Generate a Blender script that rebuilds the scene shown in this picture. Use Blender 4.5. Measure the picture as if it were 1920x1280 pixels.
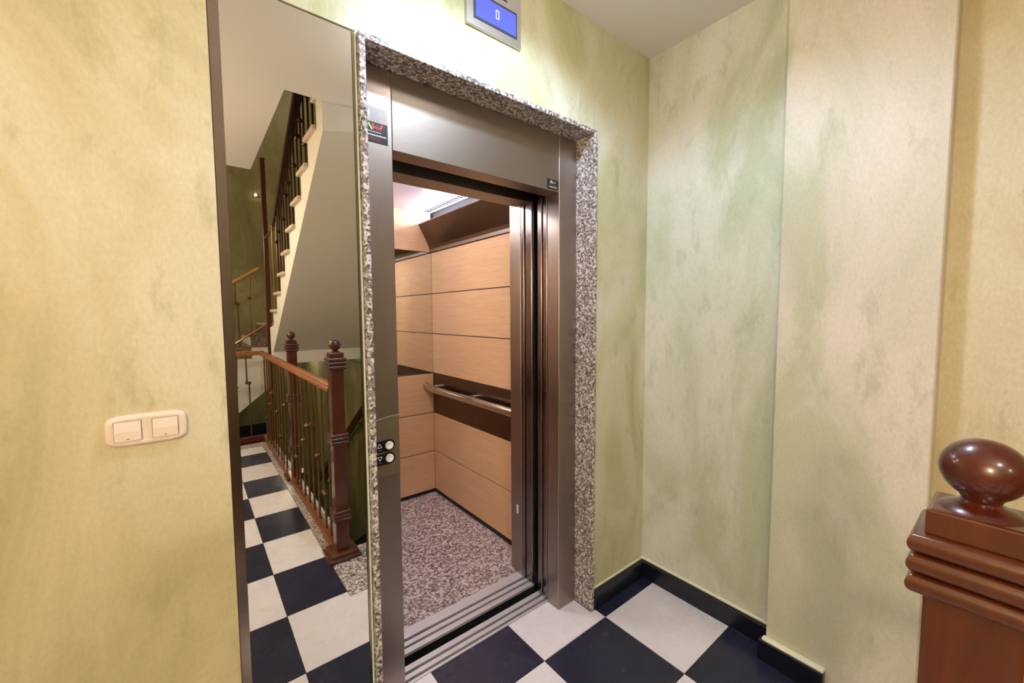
import bpy, bmesh, math, random
from mathutils import Vector, Matrix
random.seed(7)
for o in list(bpy.data.objects): bpy.data.objects.remove(o)
SC = bpy.context.scene
COL = SC.collection

# ---------------------------------------------------------------- camera
yaw, pit, rol = 0.671100714, -0.0659443181, -0.00587742344
f = Vector((math.sin(yaw)*math.cos(pit), math.cos(yaw)*math.cos(pit), math.sin(pit)))
r = Vector((math.cos(yaw), -math.sin(yaw), 0)); u = r.cross(f)
r2 = r*math.cos(rol)+u*math.sin(rol); u2 = -r*math.sin(rol)+u*math.cos(rol)
cd = bpy.data.cameras.new('camera'); cam = bpy.data.objects.new('camera', cd); COL.objects.link(cam)
M = Matrix((r2, u2, -f)).transposed().to_4x4(); M.translation = Vector((0, 0, 1.45)); cam.matrix_world = M
cd.sensor_width = 36; cd.lens = 762.9/1920*36; cd.clip_start = 0.02
SC.camera = cam

# ---------------------------------------------------------------- world, exposure, lights
w = bpy.data.worlds.new('world'); SC.world = w; w.use_nodes = True
w.node_tree.nodes['Background'].inputs[0].default_value = (.9, .93, 1, 1)
w.node_tree.nodes['Background'].inputs[1].default_value = .12
SC.view_settings.view_transform = 'Standard'; SC.view_settings.look = 'None'
SC.view_settings.gamma = 1; SC.view_settings.use_curve_mapping = False
SC.view_settings.exposure = 0.35

def light(name, kind, loc, power, color, target=None, **kw):
    l = bpy.data.lights.new(name, kind); l.energy = power; l.color = color
    for k, v in kw.items(): setattr(l, k, v)
    o = bpy.data.objects.new(name, l); COL.objects.link(o); o.location = loc
    if target is not None:
        o.rotation_euler = (Vector(target)-Vector(loc)).to_track_quat('-Z', 'Y').to_euler()
    return o
WARM = (1, .80, .55); MILD = (1, .86, .68); COOL = (.54, .74, 1)
light('emergency_lamp_light', 'SPOT', (.85, .78, 2.70), 50, COOL, (.86, .80, 1.70), spot_size=math.radians(154), spot_blend=.45, shadow_soft_size=.05)
light('entry_fill_light', 'POINT', (-1.02, -.55, 1.85), 46, WARM, shadow_soft_size=.06)  # warm fill added to brighten the lower walls
light('hall_fill_light', 'POINT', (.95, .62, 2.60), 4.5, (1, .95, .88), shadow_soft_size=.06)  # unseen point light added to lift the ceiling
light('corridor_lamp_light', 'AREA', (-.5, -1.3, 2.70), 18, MILD, (-.5, -1.3, 0), shape='DISK', size=.3)
light('cab_fill_light', 'AREA', (.74, 2.25, 2.235), 9, (1, .95, .90), (.74, 2.25, 0), shape='DISK', size=.25)  # added to brighten the cab, hidden behind the left jamb
light('stairwell_lamp_light', 'POINT', (-.45, -3.0, 2.45), 32, MILD, shadow_soft_size=.12)
light('upper_stair_light', 'AREA', (1.4, -3.6, 5.2), 9, MILD, (1.4, -3.6, 0), shape='DISK', size=.3)
light('lower_stair_light', 'AREA', (1.1, -3.9, 1.05), 5, (1, .9, .7), (1.1, -3.2, -2), shape='DISK', size=.3)

# ---------------------------------------------------------------- materials
def srgb(h):
    h = h.lstrip('#'); c = [int(h[i:i+2], 16)/255 for i in (0, 2, 4)]
    return tuple(x/12.92 if x <= .04045 else ((x+.055)/1.055)**2.4 for x in c)+(1,)
def mat(name):
    m = bpy.data.materials.new(name); m.use_nodes = True
    return m, m.node_tree.nodes, m.node_tree.links, m.node_tree.nodes['Principled BSDF']
def simple(name, col, rough=.5, metal=0, coat=0, emit=None, es=0, spec=.5):
    m, n, l, b = mat(name)
    b.inputs['Base Color'].default_value = col; b.inputs['Roughness'].default_value = rough
    b.inputs['Metallic'].default_value = metal; b.inputs['Coat Weight'].default_value = coat
    b.inputs['Specular IOR Level'].default_value = spec
    if emit: b.inputs['Emission Color'].default_value = emit; b.inputs['Emission Strength'].default_value = es
    return m
def coords(n, l, scale=(1, 1, 1), world=True):
    if world:
        t = n.new('ShaderNodeNewGeometry').outputs['Position']
    else:
        t = n.new('ShaderNodeTexCoord').outputs['Object']
    mp = n.new('ShaderNodeMapping'); mp.inputs['Scale'].default_value = scale; l.new(t, mp.inputs['Vector'])
    return mp.outputs['Vector']
def noise(n, l, vec, scale, detail=4, rough=.55, dist=0):
    t = n.new('ShaderNodeTexNoise'); t.inputs['Scale'].default_value = scale; t.inputs['Detail'].default_value = detail
    t.inputs['Roughness'].default_value = rough; t.inputs['Distortion'].default_value = dist; l.new(vec, t.inputs['Vector'])
    return t.outputs['Fac']
def ramp(n, l, fac, stops):
    r_ = n.new('ShaderNodeValToRGB'); e = r_.color_ramp.elements
    while len(e) > 1: e.remove(e[-1])
    e[0].position = stops[0][0]; e[0].color = stops[0][1]
    for p, c in stops[1:]:
        x = e.new(p); x.color = c
    l.new(fac, r_.inputs['Fac']); return r_.outputs['Color']
def mixc(n, l, fac, a, b, mode='MIX'):
    m = n.new('ShaderNodeMix'); m.data_type = 'RGBA'; m.blend_type = mode
    if isinstance(fac, (int, float)): m.inputs[0].default_value = fac
    else: l.new(fac, m.inputs[0])
    for s, v in ((6, a), (7, b)):
        if isinstance(v, tuple): m.inputs[s].default_value = v
        else: l.new(v, m.inputs[s])
    return m.outputs[2]
def bump(n, l, b, h, strength=.2, dist=.01):
    bp = n.new('ShaderNodeBump'); bp.inputs['Strength'].default_value = strength; bp.inputs['Distance'].default_value = dist
    l.new(h, bp.inputs['Height']); l.new(bp.outputs['Normal'], b.inputs['Normal'])

def paint(name, c1, c2, c3, grime):
    m, n, l, b = mat(name)
    v = coords(n, l, (1.3, 1.3, .55)); big = noise(n, l, v, 1.9, 5, .6, .8)
    base = ramp(n, l, big, [(.36, c1), (.50, c2), (.64, c3)])
    v2 = coords(n, l, (2.2, 2.2, .9)); st = noise(n, l, v2, 5, 9, .68, .25)
    sc = ramp(n, l, st, [(.35, (0, 0, 0, 1)), (.55, (0, 0, 0, 1)), (.72, (1, 1, 1, 1))])
    mm = n.new('ShaderNodeMath'); mm.operation = 'MULTIPLY'; mm.inputs[1].default_value = .6; l.new(sc, mm.inputs[0])
    c = mixc(n, l, mm.outputs[0], base, grime)
    fine = noise(n, l, coords(n, l, (9, 9, 5)), 14, 6, .7)
    c = mixc(n, l, .28, c, ramp(n, l, fine, [(.25, (.35, .35, .30, 1)), (.75, (1, 1, .95, 1))]), 'MULTIPLY')
    l.new(c, b.inputs['Base Color']); b.inputs['Roughness'].default_value = .55
    bump(n, l, b, st, .12, .012)
    return m
PAINT = paint('limewash_warm_lit', srgb('bdb283'), srgb('d8c9a0'), srgb('e6dcbf'), srgb('a5a26c'))  # one limewash throughout; warm light is put into this tint
PAINTP = paint('limewash_cool_lit', srgb('c2c8ac'), srgb('d8dac9'), srgb('e4e2d8'), srgb('a6ae90'))  # same limewash with the cool light put into its tint
PAINTR = paint('limewash_pier_lit', srgb('c9c9ae'), srgb('dfd8c8'), srgb('e9dfd4'), srgb('b3b296'))  # same limewash, tinted for the light on the pier
PAINTA = paint('limewash_upper_lit', srgb('bab98c'), srgb('d2cfae'), srgb('dfdcc9'), srgb('a3a574'))  # same limewash, tinted for the cooler light around the door
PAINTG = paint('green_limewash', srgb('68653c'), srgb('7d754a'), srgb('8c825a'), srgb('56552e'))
WHITE = simple('white_plaster', srgb('e2ddd6'), .7)
CEIL = simple('ceiling_white', srgb('e6e3e6'), .8)

def granite(name, light_, mid, dark, scale=1.0, rough=.3):
    m, n, l, b = mat(name)
    v = coords(n, l)
    vo = n.new('ShaderNodeTexVoronoi'); vo.inputs['Scale'].default_value = 125*scale; l.new(v, vo.inputs['Vector'])
    sep = n.new('ShaderNodeSeparateColor'); l.new(vo.outputs['Color'], sep.inputs[0])
    c = ramp(n, l, sep.outputs[0], [(0, dark), (.22, dark), (.34, mid), (.6, mid), (.72, light_), (1, light_)])
    nz = noise(n, l, v, 260*scale, 3)
    c = mixc(n, l, .3, c, ramp(n, l, nz, [(.38, dark), (.5, mid), (.62, light_)]))
    l.new(c, b.inputs['Base Color']); b.inputs['Roughness'].default_value = rough
    return m
GRAN = granite('speckled_granite', srgb('ebe2e2'), srgb('93857f'), srgb('30282a'))
GRANF = granite('speckled_granite_floor', srgb('dccac6'), srgb('94807c'), srgb('3a2c2e'), .8, .4)
GRANS = granite('brown_stair_granite', srgb('a08a74'), srgb('6d5442'), srgb('33241c'), .8, .35)

def steel(name, col, rough=.3, stretch=(2, 2, 120), amt=.12):
    m, n, l, b = mat(name)
    v = coords(n, l, stretch); nz = noise(n, l, v, 6, 4, .6)
    c = mixc(n, l, .25, col, ramp(n, l, nz, [(.3, (.5, .5, .5, 1)), (.7, (1, 1, 1, 1))]), 'MULTIPLY')
    l.new(c, b.inputs['Base Color']); b.inputs['Metallic'].default_value = 1
    mr = n.new('ShaderNodeMapRange'); mr.inputs['To Min'].default_value = rough-amt/2; mr.inputs['To Max'].default_value = rough+amt/2
    l.new(nz, mr.inputs[0]); l.new(mr.outputs[0], b.inputs['Roughness'])
    return m
STEEL = steel('brushed_steel', srgb('9a8f86'), .46)
STEELL = steel('leaf_steel', srgb('857876'), .26, (90, 90, 1.5))
STEELV = steel('brushed_steel_vertical', srgb('a89c96'), .37, (90, 90, 1.5))
STEELD = steel('dark_steel', srgb('6e5c50'), .28, (8, 8, 60), .04)
SILL = steel('sill_aluminium', srgb('d5cfd6'), .5, (2, 120, 2)); SILL.node_tree.nodes['Principled BSDF'].inputs['Metallic'].default_value = .55
CHROME = simple('chrome', srgb('c8c0b8'), .12, 1)
BLACK = simple('matt_black', (.006, .006, .008, 1), .5)
DARK = simple('dark_shaft', (.012, .012, .018, 1), .8)
MIRROR = simple('mirror_silver', (.80, .80, .77, 1), .0, 1)
MEDGE = simple('mirror_edge', srgb('dfe6dc'), .25)
def wood(name, a, b_, rough, scale=(1, 1, 14), coat=0, s=5):
    m, n, l, b = mat(name)
    v = coords(n, l, scale); nz = noise(n, l, v, s, 6, .6, .6)
    c = ramp(n, l, nz, [(.3, a), (.7, b_)])
    l.new(c, b.inputs['Base Color']); b.inputs['Roughness'].default_value = rough; b.inputs['Coat Weight'].default_value = coat
    b.inputs['Coat Roughness'].default_value = .12
    return m
MAPLE = wood('maple_laminate', srgb('cda27a'), srgb('dab48e'), .38)
MAHOG = wood('mahogany', srgb('471e0a'), srgb('5c2a10'), .32, (10, 10, 1), .5)
MAHOGD = wood('dark_mahogany', srgb('3c120a'), srgb('521c10'), .30, (10, 10, 1), .5)
RAILW = wood('handrail_wood', srgb('8a4f2c'), srgb('a5673f'), .35, (10, 1, 10), .3)
IRON = simple('bronzed_iron', srgb('6e5232'), .36, .6)
IROND = simple('dark_iron', srgb('35200f'), .4, .5)
def tilemat(name, a, b_, rough):
    m, n, l, b = mat(name)
    v = coords(n, l); nz = noise(n, l, v, 3.5, 5, .6, .5)
    l.new(ramp(n, l, nz, [(.3, a), (.7, b_)]), b.inputs['Base Color'])
    r_ = noise(n, l, v, 9, 4)
    mr = n.new('ShaderNodeMapRange'); mr.inputs['To Min'].default_value = rough-.06; mr.inputs['To Max'].default_value = rough+.1
    l.new(r_, mr.inputs[0]); l.new(mr.outputs[0], b.inputs['Roughness'])
    return m
TW = tilemat('cream_tile', srgb('d9d2d8'), srgb('e2dbe0'), .26)
TB = tilemat('black_tile', srgb('1d1f33'), srgb('282a40'), .24)  # bluish reflection of the cool light is put into the black
SKIRT = simple('black_skirting', srgb('0f1120'), .3)
GROUT = simple('grout', srgb('5a544f'), .9)
SWITCH = simple('ivory_plastic', srgb('efdccb'), .35)
SWK = simple('ivory_rocker', srgb('f2dfcf'), .3)

# ---------------------------------------------------------------- geometry helpers
class MB:
    def __init__(s): s.bm = bmesh.new()
    def box(s, x0, x1, y0, y1, z0, z1, bev=0, seg=1):
        t = bmesh.new(); bmesh.ops.create_cube(t, size=1)
        for v in t.verts: v.co = Vector(((x0+x1)/2+v.co.x*(x1-x0), (y0+y1)/2+v.co.y*(y1-y0), (z0+z1)/2+v.co.z*(z1-z0)))
        if bev: bmesh.ops.bevel(t, geom=t.edges[:], offset=bev, segments=seg, affect='EDGES', profile=.5)
        s.add(t); return s
    def add(s, t):
        me = bpy.data.meshes.new('t'); t.to_mesh(me); t.free(); s.bm.from_mesh(me); bpy.data.meshes.remove(me)
    def prism(s, pts, axis, a, b):
        """pts: outline in the two other axes (in order xyz minus axis), extruded a..b on axis"""
        def mk(p, t):
            c = list(p); c.insert(axis, t); return Vector(c)
        A = [s.bm.verts.new(mk(p, a)) for p in pts]; B = [s.bm.verts.new(mk(p, b)) for p in pts]
        n_ = len(pts)
        s.bm.faces.new(A); s.bm.faces.new(B[::-1])
        for i in range(n_): s.bm.faces.new((A[i], B[i], B[(i+1) % n_], A[(i+1) % n_]))
        return s
    def tube(s, path, rad, seg=8, cap=True):
        path = [Vector(p) for p in path]; rings = []
        rads = rad if isinstance(rad, (list, tuple)) else [rad]*len(path)
        for i, p in enumerate(path):
            d = (path[min(i+1, len(path)-1)]-path[max(i-1, 0)]).normalized()
            a = Vector((0, 0, 1)) if abs(d.z) < .9 else Vector((1, 0, 0))
            x = d.cross(a).normalized(); y = d.cross(x)
            rings.append([s.bm.verts.new(p+(x*math.cos(2*math.pi*k/seg)+y*math.sin(2*math.pi*k/seg))*rads[i]) for k in range(seg)])
        for i in range(len(rings)-1):
            for k in range(seg): s.bm.faces.new((rings[i][k], rings[i][(k+1) % seg], rings[i+1][(k+1) % seg], rings[i+1][k]))
        if cap: s.bm.faces.new(rings[0]); s.bm.faces.new(rings[-1][::-1])
        return s
    def lathe(s, prof, cx, cy, seg=32):
        rings = []
        for rr, z in prof:
            if rr < 1e-6: rings.append([s.bm.verts.new((cx, cy, z))])
            else: rings.append([s.bm.verts.new((cx+rr*math.cos(2*math.pi*k/seg), cy+rr*math.sin(2*math.pi*k/seg), z)) for k in range(seg)])
        for a, b in zip(rings, rings[1:]):
            for k in range(seg):
                k2 = (k+1) % seg
                if len(a) == 1 and len(b) == 1: continue
                if len(a) == 1: s.bm.faces.new((a[0], b[k], b[k2]))
                elif len(b) == 1: s.bm.faces.new((a[k], b[0], a[k2]))
                else: s.bm.faces.new((a[k], b[k], b[k2], a[k2]))
        return s
    def sqring(s, prof, cx, cy):
        """square-section 'lathe' (half-width, z)"""
        rings = [[s.bm.verts.new((cx+sx*h, cy+sy*h, z)) for sx, sy in ((1, 1), (-1, 1), (-1, -1), (1, -1))] for h, z in prof]
        for a, b in zip(rings, rings[1:]):
            for k in range(4): s.bm.faces.new((a[k], a[(k+1) % 4], b[(k+1) % 4], b[k]))
        s.bm.faces.new(rings[0][::-1]); s.bm.faces.new(rings[-1]); return s
    def build(s, name, m, parent=None, smooth=False, origin=None):
        bmesh.ops.recalc_face_normals(s.bm, faces=s.bm.faces[:])
        me = bpy.data.meshes.new(name); 
        if smooth:
            for f_ in s.bm.faces: f_.smooth = True
            for e in s.bm.edges:
                if len(e.link_faces) == 2 and e.calc_face_angle(0) > math.radians(38): e.smooth = False
        off = Vector(origin) if origin is not None else Vector((0, 0, 0))
        o = bpy.data.objects.new(name, me)
        pw = Vector((0, 0, 0)); q = parent
        while q is not None: pw += q.location; q = q.parent
        for v in s.bm.verts: v.co -= (off+pw if origin is None else off)
        s.bm.to_mesh(me); s.bm.free(); me.materials.append(m); COL.objects.link(o)
        if origin is not None: o.location = off-pw
        if parent: o.parent = parent
        return o
def tag(o, label, cat, group=None, kind=None):
    if label: o['label'] = label
    if cat: o['category'] = cat
    if group: o['group'] = group
    if kind: o['kind'] = kind
    return o
def thing(name, loc, label, cat, group=None):
    o = bpy.data.objects.new(name, None); COL.objects.link(o); o.location = loc; o.empty_display_size = .05
    return tag(o, label, cat, group)
def struct(name, mb, m, label=None, origin=None):
    o = mb.build(name, m, origin=origin); o['kind'] = 'structure'
    if label: o['label'] = label; o['category'] = name.split('_')[0]
    return o

# ================================================================ STRUCTURE
YA = 1.26875; XB = 1.925; XP = 1.842; XR = 1.93; ZC = 2.76; XL = -1.2; YB = -4.6
# ---- elevator wall
wb = MB()
wb.box(XL-.1, .068, 1.262, 1.42, 0, 2.284)
wb.box(.068, .424, 1.276, 1.42, 0, 2.284)
struct('wall_back', wb, PAINT, 'limewashed wall tinted golden for warm light, with the light switch, left of the mirror')
wb = MB()
wb.box(XL-.1, .424, 1.264, 1.42, 2.284, ZC+.24)
wb.box(.424, 1.496, YA, 1.42, 2.283, ZC+.24)
wb.box(1.495, XB+.1, YA, 1.42, 0, ZC+.24)
struct('wall_back_upper', wb, PAINTA, 'limewashed wall tinted yellow green for its light, above and to the right of the elevator opening')
# ---- right wall with pier and recess
wr = MB(); wr.box(XB, XB+.12, .60, YA, 0, ZC+.24); struct('wall_right', wr, PAINTP, 'pale green limewashed wall to the right of the elevator')
wp = MB(); wp.box(XP, XP+.2, .166, .615, 0, ZC+.24, .004); struct('wall_right_pier', wp, PAINTR, 'pale plaster pier standing slightly proud of the right wall')
wq = MB(); wq.box(XR, XR+.12, YB, .18, -2.3, 5.4); struct('wall_right_stairwell', wq, PAINT, 'strip of stairwell wall behind the pier at the right edge')
wl = MB(); wl.box(XL-.12, XL, YB, 1.27, -2.3, 5.4); struct('wall_left', wl, PAINT)
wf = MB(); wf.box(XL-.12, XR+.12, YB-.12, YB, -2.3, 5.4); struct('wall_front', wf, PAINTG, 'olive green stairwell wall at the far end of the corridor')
# ---- ceiling, with the stair opening
ce = MB()
ce.box(XL, .497, -1.84, 1.27, ZC, ZC+.24)
ce.box(.497, XR, -.20, 1.27, ZC, ZC+.24)
struct('ceiling', ce, CEIL, 'off-white plaster ceiling')
ct = MB(); ct.box(XL, XR, YB, -.1, 5.3, 5.4); ct.box(XL, .4, -1.7, -1.6, 3.0, 5.4); ct.box(.4, XR, -.1, 0, 3.0, 5.4); ct.box(.38,.5,-1.7,0,3.0,5.4)
struct('ceiling_stairwell', ct, CEIL)
# ---- floor slab and tiles
fl = MB(); fl.box(XL, .59, -2.86, 1.27, -.2, -.012); fl.box(.59, XB, .43, 1.27, -.2, -.012); fl.box(.446, 1.474, 1.27, 1.435, -.2, -.012)
floor = struct('floor', fl, GROUT, 'checkerboard floor of cream and black tiles')
gx = [XL, -.884, -.486, -.088, .310, .708, 1.106, 1.504, 1.902, XB]
gx = sorted(gx); gy = [-2.70, -2.44, -2.06, -1.647, -1.24, -.838, -.428, -.02, .387, .787, 1.185, 1.583]
ix0 = gx.index(1.106); iy0 = gy.index(.787); g = .0012; k_ = 0
def tile(x0, x1, y0, y1, black, first=[None]):
    mb = MB(); mb.box(x0+g, x1-g, y0+g, y1-g, -.012, 0, .0008)
    o = mb.build('tile', TB if black else TW, parent=floor)
    o['label'] = 'black floor tile' if black else 'cream floor tile'
for i in range(len(gx)-1):
    for j in range(len(gy)-1):
        x0, x1, y0, y1 = gx[i], gx[i+1], gy[j], gy[j+1]
        black = ((i-ix0)+(j-iy0)) % 2 == 0
        if y0 >= 1.18:            # row that runs under the wall and into the doorway
            a, b_ = max(x0, .446), min(x1, 1.474)
            pts = [(x0+g, y0+g), (x1-g, y0+g), (x1-g, 1.2465)]
            if b_-a > .02: pts += [(b_-g, 1.2465), (b_-g, 1.434), (a+g, 1.434), (a+g, 1.2465)]
            pts += [(x0+g, 1.2465)]
            pts = [p for i_, p in enumerate(pts) if p != pts[i_-1]]
            mb = MB(); mb.prism(pts, 2, -.012, 0); o = mb.build('tile', TB if black else TW, parent=floor)
            o['label'] = 'black floor tile' if black else 'cream floor tile'
            continue
        if y1 <= .44 and y1 > .38 and x0 >= .3:      # row beside the granite landing
            if x0 < .59: tile(x0, .59, y0, y1, black)
            continue
        if y1 < .43:
            if x0 >= .59: continue
            tile(x0, min(x1, .59), y0, y1, black); continue
        if y0 < .43 and y0 > .38 and x1 > .59:
            if x0 < .59:
                mb = MB(); mb.prism([(x0+g, y0+g), (.59, y0+g), (.59, .4315), (x1-g, .4315), (x1-g, y1-g), (x0+g, y1-g)], 2, -.012, 0); o = mb.build('tile', TB if black else TW, parent=floor)
                o['label'] = 'black floor tile' if black else 'cream floor tile'
            else: tile(x0, x1, .4305, y1, black)
            continue
        tile(x0, x1, y0, y1, black)
# ---- granite border of the stair opening
gb = MB(); gb.box(.592, .73, -2.70, .43, -.2, .0015, .001); struct('trim_1', gb, GRAN, 'speckled granite border between the tiles and the stair railing')
gb = MB(); gb.box(.732, XR, -.02, .43, -.04, .0015, .002); gb.box(.732, XR, 0, .43, -.2, -.04); struct('trim_2', gb, GRAN, 'speckled granite slab at the head of the descending stair')
gb = MB(); gb.box(XL, .73, -2.86, -2.702, -.2, .0015, .001); struct('trim_3', gb, GRAN, 'granite border at the far end of the corridor floor')
# ---- baseboards
b1 = MB(); b1.box(1.498, 1.899, 1.243, YA, 0, .088, .002); struct('baseboard_back', b1, SKIRT, 'black skirting between the granite door surround and the corner')
b2 = MB(); b2.box(1.899, XB, .615, YA, 0, .091, .002); struct('baseboard_right', b2, SKIRT, 'black skirting along the pale green right wall')
b3 = MB(); b3.box(1.812, XP, .41, .634, 0, .086, .002); struct('baseboard_right_pier', b3, SKIRT, 'black skirting at the foot of the pier')
b4 = MB(); b4.box(1.496, XB, YA-.006, YA, .088, .100, .002); struct('trim_4', b4, simple('cream_bead', srgb('e8e3c4'), .6))
b5 = MB(); b5.box(XB-.012, XB, .615, YA, .091, .104, .003); b5.box(1.816, XP, .41, .622, .086, .098, .003); struct('trim_5', b5, simple('cream_bead_right', srgb('e4e4c8'), .6))
b6 = MB(); b6.box(XL, .9, YB, YB+.03, -.42, -.17, .002); struct('trim_front', b6, BLACK, 'black band low on the far stairwell wall')  # plain black band for an unidentified dark shape
# ---- stairwell below floor level
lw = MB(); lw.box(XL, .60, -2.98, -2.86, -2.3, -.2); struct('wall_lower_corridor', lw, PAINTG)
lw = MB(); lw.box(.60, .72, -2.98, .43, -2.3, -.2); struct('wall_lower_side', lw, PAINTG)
lw = MB(); lw.box(.72, XR, 0, .12, -2.3, -.2); struct('wall_lower_head', lw, PAINTG)
lf = MB(); lf.box(XL, XR, YB, 0, -2.4, -2.3); struct('floor_lower', lf, GROUT)
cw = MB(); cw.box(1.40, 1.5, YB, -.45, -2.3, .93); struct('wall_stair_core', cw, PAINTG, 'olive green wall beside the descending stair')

# ================================================================ GRANITE SURROUND
t = thing('granite_door_surround', (.96, 1.30, 0), 'speckled granite surround lining the elevator opening', 'door surround')
m_ = MB(); m_.box(.426, .4455, 1.247, 1.42, 0, 2.282, .0015); m_.build('left_slab', GRAN, t)
m_ = MB(); m_.box(1.4755, 1.495, 1.247, 1.42, 0, 2.282, .0015); m_.build('right_slab', GRAN, t)
m_ = MB(); m_.box(.4455, 1.4755, 1.247, 1.42, 2.263, 2.282, .0015); m_.build('lintel_slab', GRAN, t)

# ================================================================ STEEL LANDING DOOR
t = thing('elevator_landing_door', (.96, 1.40, 0), 'brushed steel elevator landing door frame with its leaves slid open to the right', 'elevator door')
m_ = MB(); m_.box(.446, .566, 1.357, 1.435, 0, 2.2625, .0015); lj = m_.build('left_jamb', STEELV, t)
m_ = MB(); m_.box(1.359, 1.475, 1.357, 1.435, 0, 2.2625, .0015); m_.build('right_jamb', STEELV, t)
m_ = MB(); m_.box(.5675, 1.3575, 1.358, 1.44, 2.007, 2.2625, .0015); m_.build('transom', STEEL, t)
for y0, y1, x0 in ((1.443, 1.470, 1.362), (1.483, 1.512, 1.364)):
    m_ = MB(); m_.box(x0, 1.86, y0, y1, .012, 2.05, .002); m_.build('door_leaf', STEELL, t)
m_ = MB(); m_.box(1.372, 1.86, 1.4355, 1.4425, .004, 2.05); m_.box(1.374, 1.86, 1.4705, 1.4825, .004, 2.05); m_.box(1.376, 1.86, 1.5125, 1.520, .004, 2.05); m_.build('leaf_gap_shade', BLACK, t)  # black strips put the shade between the leaves into the colour
m_ = MB()
for y0, y1 in ((1.436, 1.449), (1.462, 1.484), (1.498, 1.524)): m_.box(.50, 1.40, y0, y1, -.012, .002, .001)
m_.build('sill', SILL, t)
m_ = MB(); m_.box(.50, 1.40, 1.436, 1.525, -.05, -.012); m_.build('sill_track', BLACK, t)
m_ = MB(); m_.box(.46, 1.86, 1.442, 1.524, 2.06, 2.2); m_.build('door_header', DARK, t)['label'] = 'dark door track housing'

# ---- shaft interior (dark)
sh = MB(); sh.box(.0, .44, 1.43, 1.75, -.5, 2.8); sh.box(1.88, 1.95, 1.43, 1.75, -.5, 2.8); sh.box(.44, 1.9, 1.43, 1.75, 2.42, 2.6); sh.box(0, 1.95, 1.436, 1.75, -.6, -.4); sh.box(0, 1.95, 1.65, 1.75, -.5, -.06)
struct('wall_shaft', sh, DARK)

# ================================================================ ELEVATOR CAB
CX0, CX1, CY0, CY1, CZ = .46, 1.535, 1.72, 2.962, 2.25
cab = thing('elevator_cab', (1.0, 2.3, 0), 'elevator cab lined with maple laminate panels and a granite floor, seen through the open door', 'elevator')
m_ = MB(); m_.box(CX0, CX1, CY0-.003, CY1, -.03, 0); m_.build('cab_floor', GRANF, cab)['label'] = 'speckled granite cab floor'
m_ = MB(); m_.box(CX0-.04, CX0-.008, CY0, CY1+.04, -.03, CZ+.1); m_.box(CX1+.008, CX1+.04, CY0, CY1+.04, -.03, CZ+.1); m_.box(CX0-.04, CX1+.04, CY1+.008, CY1+.04, -.03, CZ+.1)
m_.build('cab_shell', BLACK, cab)
seams = [.022, .340, .661, .983, 1.301, 1.620, 1.943]
for i in range(6):
    z0, z1 = seams[i]+.003, seams[i+1]-.003
    if i != 2:
        m_ = MB(); m_.box(CX1-.0, CX1+.009, CY0+.06, CY1, z0, z1, .0012); m_.build('wall_panel', MAPLE, cab)
        m_ = MB(); m_.box(CX0-.009, CX0, CY0+.02, CY1, z0, z1, .0012); m_.build('wall_panel', MAPLE, cab)
    if i < 3:
        m_ = MB(); m_.box(CX0+.001, CX1-.001, CY1, CY1+.009, z0, z1, .0012); m_.build('wall_panel', MAPLE, cab)
m_ = MB(); m_.box(CX0+.001, CX1-.001, CY1, CY1+.009, 1.947, CZ, .0012); m_.build('wall_panel', MAPLE, cab)
m_ = MB(); m_.box(CX0+.001, CX1-.001, CY1+.001, CY1+.008, .986, 1.943); m_.build('back_mirror', MIRROR, cab)['label'] = 'mirror on the cab back wall'
m_ = MB(); m_.box(CX1-.002, CX1+.009, CY0+.06, CY1, .664, .981, .0012); m_.build('handrail_band', STEELD, cab)['label'] = 'dark steel band behind the handrail'
m_ = MB(); m_.box(CX0-.009, CX0+.002, CY0+.02, CY1, .664, .981, .0012); m_.build('handrail_band', STEELD, cab)
for a in (0,):
    hr = MB(); hr.tube([(1.47, CY1-.10, .872), (1.468, CY1-.13, .874), (1.468, CY0+.1, .874)], .027, 16); h_ = hr.build('handrail', CHROME, cab, True)
    h_['label'] = 'tubular chrome handrail'
    for yy in (2.88, 2.35, 1.85):
        b_ = MB(); b_.tube([(1.533, yy, .884), (1.468, yy, .884)], .011, 10); b_.build('handrail_bracket', CHROME, h_, True)
    b_ = MB(); b_.tube([(1.469, 2.855, .873), (1.468, 2.90, .876), (1.462, 2.935, .890), (1.450, 2.958, .903)], [.027, .026, .022, .013], 14); b_.build('handrail_end', CHROME, h_, True)
# skirting
m_ = MB(); m_.box(CX1-.006, CX1+.008, CY0+.06, CY1, 0, .022); m_.box(CX0, CX1, CY1-.006, CY1+.008, 0, .022); m_.box(CX0-.008, CX0+.006, CY0, CY1, 0, .022)
m_.build('cab_skirting', BLACK, cab)
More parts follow.
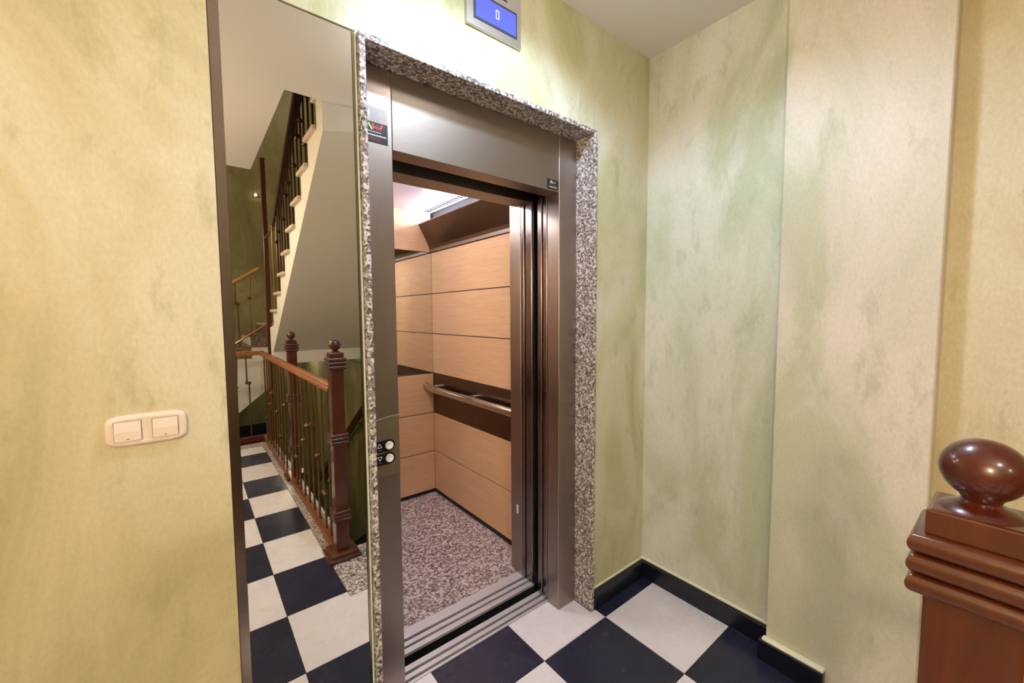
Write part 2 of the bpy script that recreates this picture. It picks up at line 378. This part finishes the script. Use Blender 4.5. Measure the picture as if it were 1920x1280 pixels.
# ceiling and coves
m_ = MB(); m_.box(CX0, CX1, CY0, CY1, CZ, CZ+.02); m_.build('cab_ceiling', simple('cab_ceiling_white', srgb('b6afc0'), .3, .2), cab)
for s_, X in ((1, CX1), (-1, CX0)):
    pr = [(X-s_*.0, 1.946), (X-s_*.012, 1.99), (X-s_*.10, 2.150), (X-s_*.104, 2.150), (X-s_*.018, 1.99), (X-s_*.006, 1.944)]
    vm = MB(); vm.prism([(a, b) for a, b in pr], 1, CY0+.05, CY1-.001); vv = vm.build('cove_valance', STEELD, cab); vv['label'] = 'sloping dark steel light valance'
    vm = MB(); vm.box(min(X-s_*.012, X), max(X-s_*.012, X), CY0+.05, CY1-.002, 1.945, 1.985); vm.build('valance_lip', STEEL, vv)
    vm = MB(); vm.box(min(X-s_*.10, X-s_*.094), max(X-s_*.10, X-s_*.094), CY0+.05, CY1-.002, 2.150, 2.158); vm.build('valance_edge', STEEL, vv)
    vm = MB()
    for i in range(26): vm.box(min(X-s_*.030, X-s_*.075), max(X-s_*.030, X-s_*.075), 1.9+i*.04, 1.912+i*.04, CZ-.006, CZ-.001)
    vm.build('vent_slots', SKIRT, cab)['kind'] = 'stuff'
    tm = MB(); tm.tube([(X-s_*.05, CY0+.15, 2.165), (X-s_*.05, CY1-.06, 2.165)], .014, 10)
    tm.build('fluorescent_tube', simple('tube_glow', (1, 1, 1, 1), .5, emit=(.93, .95, 1, 1), es=80), cab, True)
# car front: header, posts, doors, sill
m_ = MB(); m_.box(CX0, 1.86, 1.60, CY0, 2.022, CZ+.05, .002); m_.build('car_header', STEEL, cab)
m_ = MB(); m_.box(1.39, CX1+.03, 1.675, 1.74, 0, CZ, .0015); m_.box(1.405, CX1, 1.74, 1.785, 0, CZ, .001); m_.build('front_return', STEELV, cab)
m_ = MB(); m_.box(CX0-.03, .52, 1.66, CY0+.02, 0, CZ, .0015); m_.build('front_return', STEELV, cab)
for y0, y1, x0 in ((1.580, 1.630, 1.386), (1.640, 1.667, 1.384)):
    m_ = MB(); m_.box(x0, 1.88, y0, y1, .012, 2.06, .002); m_.build('car_door_leaf', STEELL, cab)
m_ = MB(); m_.box(1.394, 1.88, 1.6305, 1.6395, .004, 2.05); m_.box(1.392, 1.88, 1.6675, 1.6745, .004, 2.05); m_.box(1.392, 1.88, 1.572, 1.5795, .004, 2.05); m_.build('car_leaf_gap_shade', BLACK, cab)  # dark fillers standing in for the shaded gaps beside the car leaves
m_ = MB(); m_.box(1.388, 1.389, 1.700, 1.716, .345, .395); m_.build('door_sensor_label', WHITE, cab)['label'] = 'small white label on the front return'
m_ = MB(); m_.box(CX0, 1.40, 1.58, 1.717, -.05, -.012); m_.build('car_sill_track', BLACK, cab); m_ = MB()
for y0, y1 in ((1.580, 1.608), (1.622, 1.645), (1.661, 1.717)): m_.box(CX0, 1.40, y0, y1, -.012, .002, .001)
m_.build('car_sill', SILL, cab)

# ================================================================ MIRROR
t = thing('wall_mirror', (.25, YA, 0), 'tall frameless wall mirror left of the elevator reflecting the stair', 'mirror')
m_ = MB(); m_.box(.0925, .411, YA, YA+.006, 0.002, 2.282); m_.build('mirror_glass', MIRROR, t)
m_ = MB(); m_.prism([(.070, YA-.0045), (.0920, YA-.001), (.0920, YA+.006), (.070, YA+.006)], 2, 0.002, 2.282); m_.build('edge_trim', steel('trim_steel', srgb('a8998c'), .22, (2, 2, 60)), t)['label'] = 'brushed steel edge strip'
m_ = MB(); m_.box(.412, .4165, YA-.003, YA+.006, 0.002, 2.282); m_.build('edge_bevel', steel('bevel_steel', srgb('a9a28c'), .2), t)
m_ = MB(); m_.box(.4185, .4245, YA-.004, YA+.006, 0.002, 2.282, .001); m_.build('silicone_joint', MEDGE, t)['label'] = 'white sealant line'

# ================================================================ LIGHT SWITCH
t = thing('light_switch', (-.0855, 1.262, 1.19), 'ivory double light switch on the yellow wall', 'light switch')
m_ = MB()
outline = []
W, H = .0715, .0355
for k in range(48):
    a = 2*math.pi*k/48; c_, s_ = math.cos(a), math.sin(a)
    outline.append((-.0855+W*math.copysign(abs(c_)**.28, c_), 1.1915+(H-.0035*abs(c_))*math.copysign(abs(s_)**.34, s_)))
def ring(sc, y): return [m_.bm.verts.new((-.0855+(p[0]+.0855)*sc[0], y, 1.1915+(p[1]-1.1915)*sc[1])) for p in outline]
R_ = [ring((1, 1), 1.262), ring((1, 1), 1.256), ring((.97, .94), 1.2525), ring((.9, .8), 1.2505), ring((.87, .74), 1.251)]
for a, b in zip(R_, R_[1:]):
    for k in range(48): m_.bm.faces.new((a[k], a[(k+1) % 48], b[(k+1) % 48], b[k]))
m_.bm.faces.new(R_[-1]); m_.bm.faces.new(R_[0][::-1])
m_.build('cover_plate', SWITCH, t, True)
for cx in (-.1185, -.0535):
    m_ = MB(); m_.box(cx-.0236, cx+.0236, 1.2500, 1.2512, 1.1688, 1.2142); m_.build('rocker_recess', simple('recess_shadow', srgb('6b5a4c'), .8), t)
    m_ = MB(); m_.prism([(1.2508, 1.1695), (1.2475, 1.1695), (1.2462, 1.191), (1.2490, 1.2135), (1.2508, 1.2135)], 0, cx-.0226, cx+.0226); rk = m_.build('rocker', SWK, t)
    m_ = MB(); m_.box(cx-.0025, cx+.0025, 1.2468, 1.2474, 1.1735, 1.1748); m_.build('indicator', simple('indicator_dark', srgb('4a3a30'), .5), rk)

# ================================================================ CALL PANEL
t = thing('call_panel', (.506, 1.357, 1.0), 'steel call panel with up and down buttons on the left door jamb', 'call buttons')
m_ = MB(); pts = [(.447, .895), (.5645, .895), (.5645, 1.103)] + [(.5645-.1175*k/10, 1.103-.020*(k/10)**1.8) for k in range(1, 11)]
m_.prism(pts, 1, 1.3535, 1.357); m_.build('panel_plate', steel('panel_steel', srgb('b9ae9c'), .36), t)
m_ = MB(); m_.tube([(p[0], 1.3535, p[1]) for p in pts[2:]], .0013, 6); m_.build('panel_edge', CHROME, t)['label'] = 'bright arched top edge'
def stroke(mb, a, b, wd, y0, y1):
    a = Vector(a); b = Vector(b); d = (b-a).normalized(); nrm = Vector((-d.y, d.x))*wd/2
    mb.prism([tuple(a+nrm), tuple(b+nrm), tuple(b-nrm), tuple(a-nrm)], 1, y0, y1)
WMARK = simple('white_mark', (.8, .8, .78, 1), .5)
for cz, up in ((1.0005, 1), (.9555, -1)):
    m_ = MB(); pl = []
    for k in range(13):
        a = -math.pi/2+math.pi*k/12; pl.append((.5265+.0205*math.cos(a), cz+.0205*math.sin(a)))
    pl += [(.482, cz+.0175), (.4785, cz+.014), (.4785, cz-.018), (.482, cz-.0205)]
    m_.prism(pl, 1, 1.3515, 1.3535); bz = m_.build('button_bezel', simple('bezel_black', (.008, .008, .01, 1), .25), t)
    m_ = MB(); rings = []
    for rr, y in ((.0142, 1.3515), (.0142, 1.3485), (.0125, 1.347), (.0105, 1.3472), (.0095, 1.3478), (0.0, 1.3478)):
        rings.append([m_.bm.verts.new((.5265+rr*math.cos(2*math.pi*k/28), y, cz+rr*math.sin(2*math.pi*k/28))) for k in range(28)] if rr else [m_.bm.verts.new((.5265, y, cz))])
    for a, b in zip(rings, rings[1:]):
        for k in range(28):
            if len(b) == 1: m_.bm.faces.new((a[k], a[(k+1) % 28], b[0]))
            else: m_.bm.faces.new((a[k], a[(k+1) % 28], b[(k+1) % 28], b[k]))
    m_.build('push_button', simple('button_ivory', srgb('f4efe2'), .3), bz, True)
    m_ = MB(); c0 = (.4925, cz+.004*up); h = .0078
    P = [(c0[0]-.0075, cz+.003-h*.8*up), (c0[0]+.0075, cz+.003-h*.8*up), (c0[0], cz+.003+h*up)]
    for i in range(3): stroke(m_, P[i], P[(i+1) % 3], .0018, 1.3510, 1.3516)
    m_.build('arrow_mark', WMARK, bz)
    m_ = MB()
    for q in range(2): m_.box(.4875+q*.006, .4915+q*.006, 1.3510, 1.3516, cz-.0125, cz-.0105)
    m_.build('small_mark', simple('grey_mark', srgb('8a8a8a'), .5), bz)

# ================================================================ STICKERS
def sticker(x0, x1, z0, z1, y, name, label, big):
    t = thing(name, ((x0+x1)/2, y, (z0+z1)/2), label, 'sticker')
    W_, H_ = x1-x0, z1-z0
    m_ = MB(); m_.box(x0, x1, y-.0008, y, z0, z1); m_.build('backing', simple('sticker_black', (.012, .012, .018, 1), .3), t)
    P = lambda a, b: (x0+a*W_, z0+b*H_)
    ya, yb = y-.0014, y-.0008; th = W_*(.065 if big else .06)
    if big:
        m_ = MB(); stroke(m_, P(.10, .62), P(.25, .93), th, ya, yb); m_.build('logo_letter', simple('logo_yellow', srgb('e6e05a'), .5), t)
        m_ = MB(); stroke(m_, P(.25, .93), P(.42, .62), th, ya, yb); m_.build('logo_letter', simple('logo_green', srgb('cfe07a'), .5), t)
        red = simple('logo_red', srgb('e2503c'), .5)
        m_ = MB(); Q = [(.42, .92), (.51, .62), (.60, .84), (.69, .62), (.79, .92)]
        for a, b in zip(Q, Q[1:]): stroke(m_, P(*a), P(*b), th, ya, yb)
        m_.build('logo_letter', red, t)
        rows = ((.52, .75, .035, WMARK), (.36, .93, .06, WMARK), (.21, .72, .055, simple('text_red', srgb('a02a2a'), .5)), (.11, .72, .04, simple('text_red_low', srgb('8a2020'), .5)))
    else:
        g_ = simple('logo_grey', srgb('cfc8b8'), .5)
        m_ = MB(); Q = [(.28, .58), (.37, .86), (.46, .58)]
        for a, b in zip(Q, Q[1:]): stroke(m_, P(*a), P(*b), th*1.1, ya, yb)
        m_.build('logo_letter', g_, t)
        m_ = MB(); Q = [(.50, .84), (.57, .60), (.63, .78), (.69, .60), (.76, .84)]
        for a, b in zip(Q, Q[1:]): stroke(m_, P(*a), P(*b), th*.7, ya, yb)
        m_.build('logo_letter', simple('logo_grey_dim', srgb('8a8478'), .5), t)
        rows = ((.40, .80, .03, simple('txt_dim', srgb('7a7568'), .5)), (.24, .88, .06, WMARK))
    for zc, xe, hh, mm in rows:
        m_ = MB(); xx = .03 if big else .18
        while xx < xe:
            wd = random.uniform(.03, .09); p0 = P(xx, zc-hh/2); p1 = P(min(xx+wd, xe), zc+hh/2)
            m_.box(p0[0], p1[0], ya, yb, p0[1], p1[1]); xx += wd+.012
        m_.build('text_line', mm, t)
sticker(.462, .551, 2.016, 2.082, 1.357, 'safety_sticker', 'black sticker with coloured letters and red small print on the left jamb', True)
sticker(1.283, 1.354, 2.013, 2.058, 1.358, 'small_sticker', 'small black sticker at the lower right corner of the steel transom', False)
# torn tape above the first sticker
t = thing('clear_tape', (.51, 1.357, 2.11), 'crumpled clear tape above the black sticker on the left jamb', 'tape')
m_ = MB(); 
tp = [[(.462+.09*i/6, 1.3562-random.uniform(0, .0022), 2.084+.05*j/3) for i in range(7)] for j in range(4)]
vs = [[m_.bm.verts.new(p) for p in row] for row in tp]
for j in range(3):
    for i in range(6): m_.bm.faces.new((vs[j][i], vs[j][i+1], vs[j+1][i+1], vs[j+1][i]))
tapem = simple('tape', srgb('b8b0ac'), .15); tapem.node_tree.nodes['Principled BSDF'].inputs['Alpha'].default_value = .45
m_.build('tape_film', tapem, t)

# ================================================================ FLOOR INDICATOR
t = thing('floor_indicator', (.93, YA, 2.54), 'steel floor indicator with a blue screen above the elevator', 'display')
m_ = MB(); m_.box(.806, 1.053, YA-.010, YA, 2.468, 2.655, .0015); m_.build('faceplate', simple('satin_plate', srgb('d8d8dc'), .22, .9), t)
m_ = MB(); m_.box(.836, 1.032, YA-.0125, YA-.0095, 2.497, 2.590, .001); m_.build('screen_frame', simple('screen_frame', srgb('3a4454'), .3), t)
scm, n, l, b = mat('blue_screen'); b.inputs['Base Color'].default_value = (.02, .03, .2, 1); b.inputs['Emission Color'].default_value = srgb('5a66f0'); b.inputs['Emission Strength'].default_value = 1.0; b.inputs['Roughness'].default_value = .2
m_ = MB(); m_.box(.844, 1.025, YA-.0135, YA-.0120, 2.504, 2.581); sc_ = m_.build('screen', scm, t)
m_ = MB()
cx, cz = .938, 2.545; Q = [(-.006, -.014), (.006, -.014), (.006, .014), (-.006, .014), (-.006, -.014)]
for a, b in zip(Q, Q[1:]): stroke(m_, (cx+a[0], cz+a[1]), (cx+b[0], cz+b[1]), .0032, YA-.0142, YA-.0135)
m_.build('floor_digit', simple('digit', (.6, .6, .9, 1), .5, emit=srgb('a9b2ff'), es=1.0), sc_)
m_ = MB(); m_.box(.88, .985, YA-.0112, YA-.0100, 2.612, 2.616); m_.build('engraved_line', SKIRT, t)

# emergency lamp over the indicator (just outside the photo)
t = thing('emergency_lamp', (.85, .78, ZC), 'white emergency lamp on the ceiling in front of the elevator', 'lamp')
m_ = MB(); m_.box(.73, .97, .73, .83, 2.722, 2.7595, .005, 2); m_.build('housing', WHITE, t)
m_ = MB(); m_.box(.745, .955, .745, .815, 2.716, 2.723, .001); m_.build('diffuser', simple('lamp_glow', (1, 1, 1, 1), .5, emit=(.85, .92, 1, 1), es=3), t)
t = thing('wall_fill_panel', (XL, -.55, 1.85), 'added warm fill panel on the left corridor wall', 'lamp')
m_ = MB(); m_.box(XL, XL+.02, -.65, -.45, 1.76, 1.94, .004); m_.build('back_plate', WHITE, t)  # unseen body added around the warm fill
m_ = MB(); m_.box(XL+.02, XL+.035, -.62, -.48, 1.79, 1.91, .004); m_.build('glow_panel', simple('fill_panel_glow', (1, 1, 1, 1), .5, emit=(1, .8, .55, 1), es=3), t)
for nm, lx, ly in (('hall', .95, .62), ('corridor', -.5, -1.3)):  # discs over unseen lamps; the hall one is added for ceiling brightness
    t = thing('ceiling_lamp', (lx, ly, ZC), 'unseen round glass ceiling lamp over the '+nm, 'lamp')
    m_ = MB(); m_.lathe([(0, 2.759), (.17, 2.759), (.17, 2.735), (.15, 2.72), (0, 2.712)], lx, ly); m_.build('lamp_disc', WHITE, t, True)

# ================================================================ NEWEL POSTS
def newel(x, y, label, m1):
    t = thing('newel_post', (x, y, 0), label, 'newel post', 'newel posts of the corridor railing')
    a = MB(); a.sqring([(.090, 0), (.090, .020), (.086, .024), (.074, .026), (.074, .040), (.070, .044), (.062, .046)], x, y); a.build('base', m1, t)
    a = MB(); a.box(x-.0365, x+.0365, y-.0365, y+.0365, .046, 1.207, .003); a.build('shaft', m1, t)
    def beads(z0, n_, hh, w1):
        b = MB()
        for k in range(n_):
            zc = z0+hh*(k+.5); pr = [(.037, z0+hh*k)]
            for q in range(9):
                an = -math.pi/2+math.pi*q/8; pr.append((w1-.008+.008*math.cos(an), zc+hh*.46*math.sin(an)))
            pr.append((.037, z0+hh*(k+1))); b.sqring(pr, x, y)
        return b
    beads(.225, 3, .022, .050).build('lower_moulding', m1, t, True)
    beads(.690, 3, .022, .050).build('middle_moulding', m1, t, True)
    beads(1.136, 3, .0232, .0505).build('cap_moulding', m1, t, True)
    a = MB(); a.sqring([(.0370, 1.2055), (.0380, 1.2065), (.0380, 1.231), (.0370, 1.2325), (.034, 1.2335)], x, y); a.build('cap_block', m1, t)
    a = MB(); prof = [(.034, 1.2325), (.031, 1.2360), (.024, 1.2395), (.0175, 1.2420), (.0150, 1.2450), (.0160, 1.2475)]
    for q in range(1, 20):
        an = -math.pi/2+.42+(math.pi-.42)*q/19; rr = .0345
        prof.append((rr*math.cos(an)*(1 if an > 0 else 1-.04*math.sin(-an)), 1.2790+.0335*math.sin(an)))
    prof[-1] = (0, 1.3125)
    a.lathe(prof, x, y, 40); a.build('ball_finial', MAHOGD, t, True)
    return t
newel(.668, .020, 'near mahogany newel post with ball top at the head of the stair', MAHOG)
newel(.705, -1.50, 'farther dark newel post midway along the corridor railing', MAHOGD)

# ================================================================ CORRIDOR RAILING
def rod(path, rad=.0065): return [tuple(p) for p in path]
def baluster_mesh(kind, z0, z1):
    b = MB(); H_ = z1-z0; zc = (z0+z1)/2
    if kind == 0:
        b.tube([(0, 0, z0), (0, 0, z1)], .0075, 8)
        b.lathe([(0, z0+H_*.47-.016), (.017, z0+H_*.47-.011), (.023, z0+H_*.47), (.017, z0+H_*.47+.011), (0, z0+H_*.47+.016)], 0, 0, 12)
    elif kind == 1:
        zz = z0+H_*.66; b.tube([(0, .0, z0), (0, 0, zz), (0, .022, zz+.01), (0, .022, z1)], .0075, 8)
        b.tube([(0, -.018, zz), (0, .038, zz+.008)], [.015, .017], 10)
    elif kind == 2:
        zz = z0+H_*.24; b.tube([(0, .022, z0), (0, .022, zz-.005), (0, -.012, zz+.01), (0, 0, z1)], .0075, 8)
        b.tube([(0, -.022, zz+.006), (0, .036, zz-.004)], [.017, .013], 10)
    elif kind == 3:
        b.tube([(0, .0, z0), (0, .006, zc), (0, -.014, z1)], .0075, 8)
        zz = z0+H_*.62; b.lathe([(0, zz-.018), (.016, zz-.012), (.024, zz), (.016, zz+.012), (0, zz+.018)], 0, .004, 12)
    elif kind == 4:
        zz = z0+H_*.38; b.tube([(0, -.01, z0), (0, .0, zz), (0, .018, z1)], .0075, 8)
        b.tube([(0, -.022, zz-.004), (0, .022, zz+.004)], .011, 10)
    return b
def share(name, me_obj, loc, parent, rotz=0):
    o = me_obj.copy(); COL.objects.link(o); o.parent = parent; o.location = loc; o.rotation_euler = (0, 0, rotz); o.name = name; return o
rl = thing('corridor_railing', (.66, -1.5, 0), 'wrought iron railing with wooden handrail along the corridor stair opening', 'railing')
hrprof = [(.627, .998), (.627, 1.016), (.634, 1.024), (.632, 1.034), (.642, 1.045), (.668, 1.045), (.678, 1.034), (.676, 1.024), (.683, 1.016), (.683, .998)]
m_ = MB(); m_.prism(hrprof, 1, -3.05, -.017); m_.build('handrail', RAILW, rl)
m_ = MB(); m_.prism([(p[0]-.655-3.0225, p[1]) for p in hrprof], 0, XL, .627); m_.build('handrail', RAILW, rl)
m_ = MB(); m_.box(.633, .677, -3.04, -.05, 0, .045, .004); m_.build('bottom_rail', wood('curb_wood', srgb('6b3418'), srgb('83482a'), .4, (10, 1, 10), .2), rl)
m_ = MB(); m_.box(XL, .633, -3.045, -3.0, -.02, .045, .004); m_.build('bottom_rail', wood('curb_wood_b', srgb('5a2212'), srgb('6f3220'), .4, (1, 10, 10), .2), rl)
protos = []
ys = []; yy = -.15
while yy > -2.97: 
    if abs(yy+1.50) > .07: ys.append(yy)
    yy -= .15
seq = [4, 2, 0, 1, 3, 0, 4, 2, 1, 3]
pm = {}
for i, yv in enumerate(ys):
    kd = seq[i % len(seq)]
    if kd not in pm:
        o = baluster_mesh(kd, .045, 1.0).build('baluster', IRON, None, True); o.parent = rl; pm[kd] = o; o.location = (.657-.66, yv+1.5, 0)
    else: share('baluster', pm[kd], (.657-.66, yv+1.5, 0), rl)
xv = .52; i = 0
while xv > XL+.1:
    share('baluster', pm[seq[(i+3) % 10]], (xv-.66, -3.022+1.5, 0), rl, math.pi/2); xv -= .122; i += 1

# ================================================================ UPPER STAIR
UPW = None
up = thing('upper_stair_flight', (1.3, -1.4, 1.3), 'white plastered stair flight rising over the descending stair', 'staircase')
N = 10; y0_, z0_, gy_, rz_ = -2.612, 1.3535, .2512, .1647
prof = []
for k in range(N+1):
    yk, zk = y0_+gy_*k, z0_+rz_*k
    prof += [(yk, zk-rz_ if k else .93), (yk, zk-.028)]
prof = [p for p in prof if p[0] < -.3]
prof += [(-.201, prof[-1][1]), (-.201, 2.585), (-2.47, 1.062), (-2.47, .93)]
m_ = MB(); m_.prism(prof, 0, .70, XR-.001)
V_ = [m_.bm.verts.new(p) for p in ((.70, -.2, 2.585), (XR-.001, -.2, 2.585), (XR-.001, .06, 2.7595), (.79, -.19, 2.7595), (.70, -.2, 2.7595), (XR-.001, -.2, 2.7595))]
for q in ((0, 1, 2), (0, 2, 3), (0, 3, 4), (0, 4, 5, 1), (1, 5, 2), (2, 5, 4, 3)): m_.bm.faces.new([V_[i_] for i_ in q])
m_.build('flight_body', WHITE, up)
TREAD = simple('pale_marble', srgb('cdb9aa'), .35)
for k in range(1, N):
    yk, zk = y0_+gy_*k, z0_+rz_*k
    m_ = MB(); m_.box(.672, XR-.001, yk-.022, min(yk+gy_, -.202), zk-.028, zk, .004); m_.build('tread', TREAD, up)
ld = thing('stair_landing', (1.35, -3.6, 1.3), 'white landing slab between the two stair flights', 'landing')
m_ = MB(); m_.box(.80, XR-.001, YB+.001, y0_-.001, 1.10, 1.325); m_.build('landing_slab', WHITE, ld)
m_ = MB(); m_.box(.79, XR-.001, YB+.001, y0_-.03, 1.325, 1.3535, .003); m_.build('landing_top', TREAD, ld)
m_ = MB(); m_.box(.785, .7995, YB+.002, y0_-.03, 1.10, 1.330); m_.build('edge_cladding', GRANS, ld)
ur = thing('upper_stair_railing', (.70, -1.4, 2.4), 'railing darkened for backlight, with iron balusters climbing the upper flight', 'railing')
def zr(y): return 2.412+(y+1.963)*.612
m_ = MB(); pth = [(y, zr(y)) for y in (-2.05, .0)]
m_.prism([(-2.06, zr(-2.06)+.03), (.0, zr(0)+.03), (.0, zr(0)-.035), (-2.06, zr(-2.06)-.035)], 0, .678, .733); m_.build('handrail', wood('mahogany_backlit', srgb('250b06'), srgb('32100a'), .35, (10, 10, 1)), ur)  # wood colour darkened to carry the backlit shade
m_ = MB(); m_.tube([(.705, -2.04, zr(-2.06)-.01), (.72, -2.5, zr(-2.06)-.02), (.745, -2.98, zr(-2.06)-.0)], .014, 8); m_.build('rail_connector', MAHOGD, ur)
for k in range(1, N):
    yk, zk = y0_+gy_*k, z0_+rz_*k
    for q, dy in enumerate((.04, .165)):
        yb_ = yk+dy
        if yb_ < -2.0: continue
        z1 = zr(yb_)-.03
        if z1-zk < .2: continue
        b = baluster_mesh([0, 1, 3, 2][(k*2+q) % 4], zk, z1); o = b.build('baluster', IROND, None, True); o.parent = ur; o.location = (.70-.70, yb_+1.4, -2.4)
for k, zb in ((1, 1.52), (2, 1.683)):
    b = MB(); b.tube([(.705, y0_+gy_*k+.1, zb), (.705, y0_+gy_*k+.1, zr(-2.04))], .0065, 8); b.build('baluster', IRON, ur, True)
pt = thing('tall_stair_post', (.745, -3.0, 0), 'tall dark wooden post at the turn of the stair', 'post')
m_ = MB(); m_.box(.722, .770, -3.024, -2.976, -.3, 3.26, .004); m_.build('post_shaft', MAHOGD, pt)

# far flight rising to the landing
fs = thing('far_stair_flight', (.2, -4.0, 0), 'far stair flight with granite steps rising to the right behind the railing', 'staircase')
YS = -3.55
steps = [(.80-.195*k, 1.3535-.137*k) for k in range(11)]
pr = []
for k, (xk, zk) in enumerate(steps[1:], 1):
    pr += [(steps[k-1][0], zk-.02), (xk, zk-.02)]
pr = [(.80, 1.335)]+pr
xe, ze = steps[-1]
low = [(xe, ze-.62), (.80, .52)]
m_ = MB(); m_.prism(pr+[(xe, -.3), (xe+.5, -.3), (.27, .085), (.80, .53)], 1, YB+.001, YS); m_.build('flight_body', WHITE, fs)
for k in range(1, 11):
    xk, zk = steps[k]
    m_ = MB(); m_.box(xk-.015, steps[k-1][0], YB+.001, YS+.015, zk-.022, zk, .003); m_.build('tread', GRANS, fs)
    m_ = MB(); m_.box(xk, steps[k-1][0], YS, YS+.012, zk-.16, zk-.022); m_.build('riser_cladding', GRANS, fs)
m_ = MB(); m_.tube([(xe, YS+.03, ze+.06), (.80, YS+.03, 1.3535+.0)], .012, 8); m_.build('edge_moulding', RAILW, fs)
fr = thing('far_stair_railing', (.4, YS, 1.2), 'brass coloured handrail with thin iron balusters above the far stair flight', 'railing')
def zf(x): return 1.857+(x-.444)*.69
m_ = MB(); m_.tube([(-.9, YS+.0, zf(-.9)), (.735, YS+.0, zf(.735))], .024, 12); m_.build('handrail', wood('golden_handrail', srgb('8a6a34'), srgb('a5803f'), .25, (1, 10, 10), .5), fr, True)
for x_, zb in ((.49, 1.08), (.62, 1.22), (.30, .94), (.12, .80), (-.06, .67), (-.24, .53)):
    kd = [1, 2, 3, 4][int(abs(x_)*10) % 4]
    b = baluster_mesh(kd, zb, zf(x_)-.02); o = b.build('baluster', IRON, None, True); o.parent = fr; o.location = (x_-.4, YS-.0-YS, -1.2); o.rotation_euler = (0, 0, math.pi/2)
# wall lamp
t = thing('wall_lamp', (.90, YB, 3.22), 'small twin bulb wall lamp high on the far green wall', 'lamp')
m_ = MB(); m_.box(.83, .97, YB, YB+.02, 3.20, 3.24, .003); m_.build('back_plate', IRON, t)
for dx in (-.045, .045):
    m_ = MB(); m_.lathe([(0, 3.20), (.012, 3.205), (.017, 3.22), (.012, 3.235), (0, 3.24)], .90+dx, YB+.045, 12); m_.build('bulb', simple('bulb_glow', (1, 1, 1, 1), .5, emit=(1, .8, .5, 1), es=12), t, True)

# ================================================================ DESCENDING STAIR
dn = thing('descending_stair', (1.06, -1.0, -.8), 'granite stair going down behind the newel post', 'staircase')
for k in range(1, 13):
    z_ = -.165*k; ya = -.02-.25*k
    if z_ < -2.2: break
    m_ = MB(); m_.box(.722, 1.399, ya, ya+.25, z_-.03, z_, .003); m_.build('tread', GRAN, dn)
    m_ = MB(); m_.box(.722, 1.399, ya+.235, ya+.25, z_, z_+.135, 0); m_.build('riser', GRAN, dn)
m_ = MB(); m_.prism([(-.455, -.30), (-.455, -.02), (-2.9, -1.64), (-2.9, -1.92)], 0, 1.388, 1.40); m_.build('stair_skirting', simple('dark_green_skirt', srgb('2a2c18'), .5), dn)
lh = thing('lower_wall_handrail', (1.34, -2.5, 0), 'dark wooden handrail on brackets on the wall of the descending stair', 'handrail')
m_ = MB(); m_.prism([(-1.56, .545), (-1.52, .52), (-3.5, -.86), (-3.54, -.80)], 0, 1.315, 1.365)
m_.build('rail', MAHOGD, lh)
for yb_ in (-1.75, -2.6, -3.3):
    zb = .53-(-1.55-yb_)*.70
    m_ = MB(); m_.tube([(1.34, yb_, zb-.02), (1.355, yb_, zb-.07), (1.40, yb_, zb-.075)], .008, 8); m_.build('bracket', IRON, lh, True)
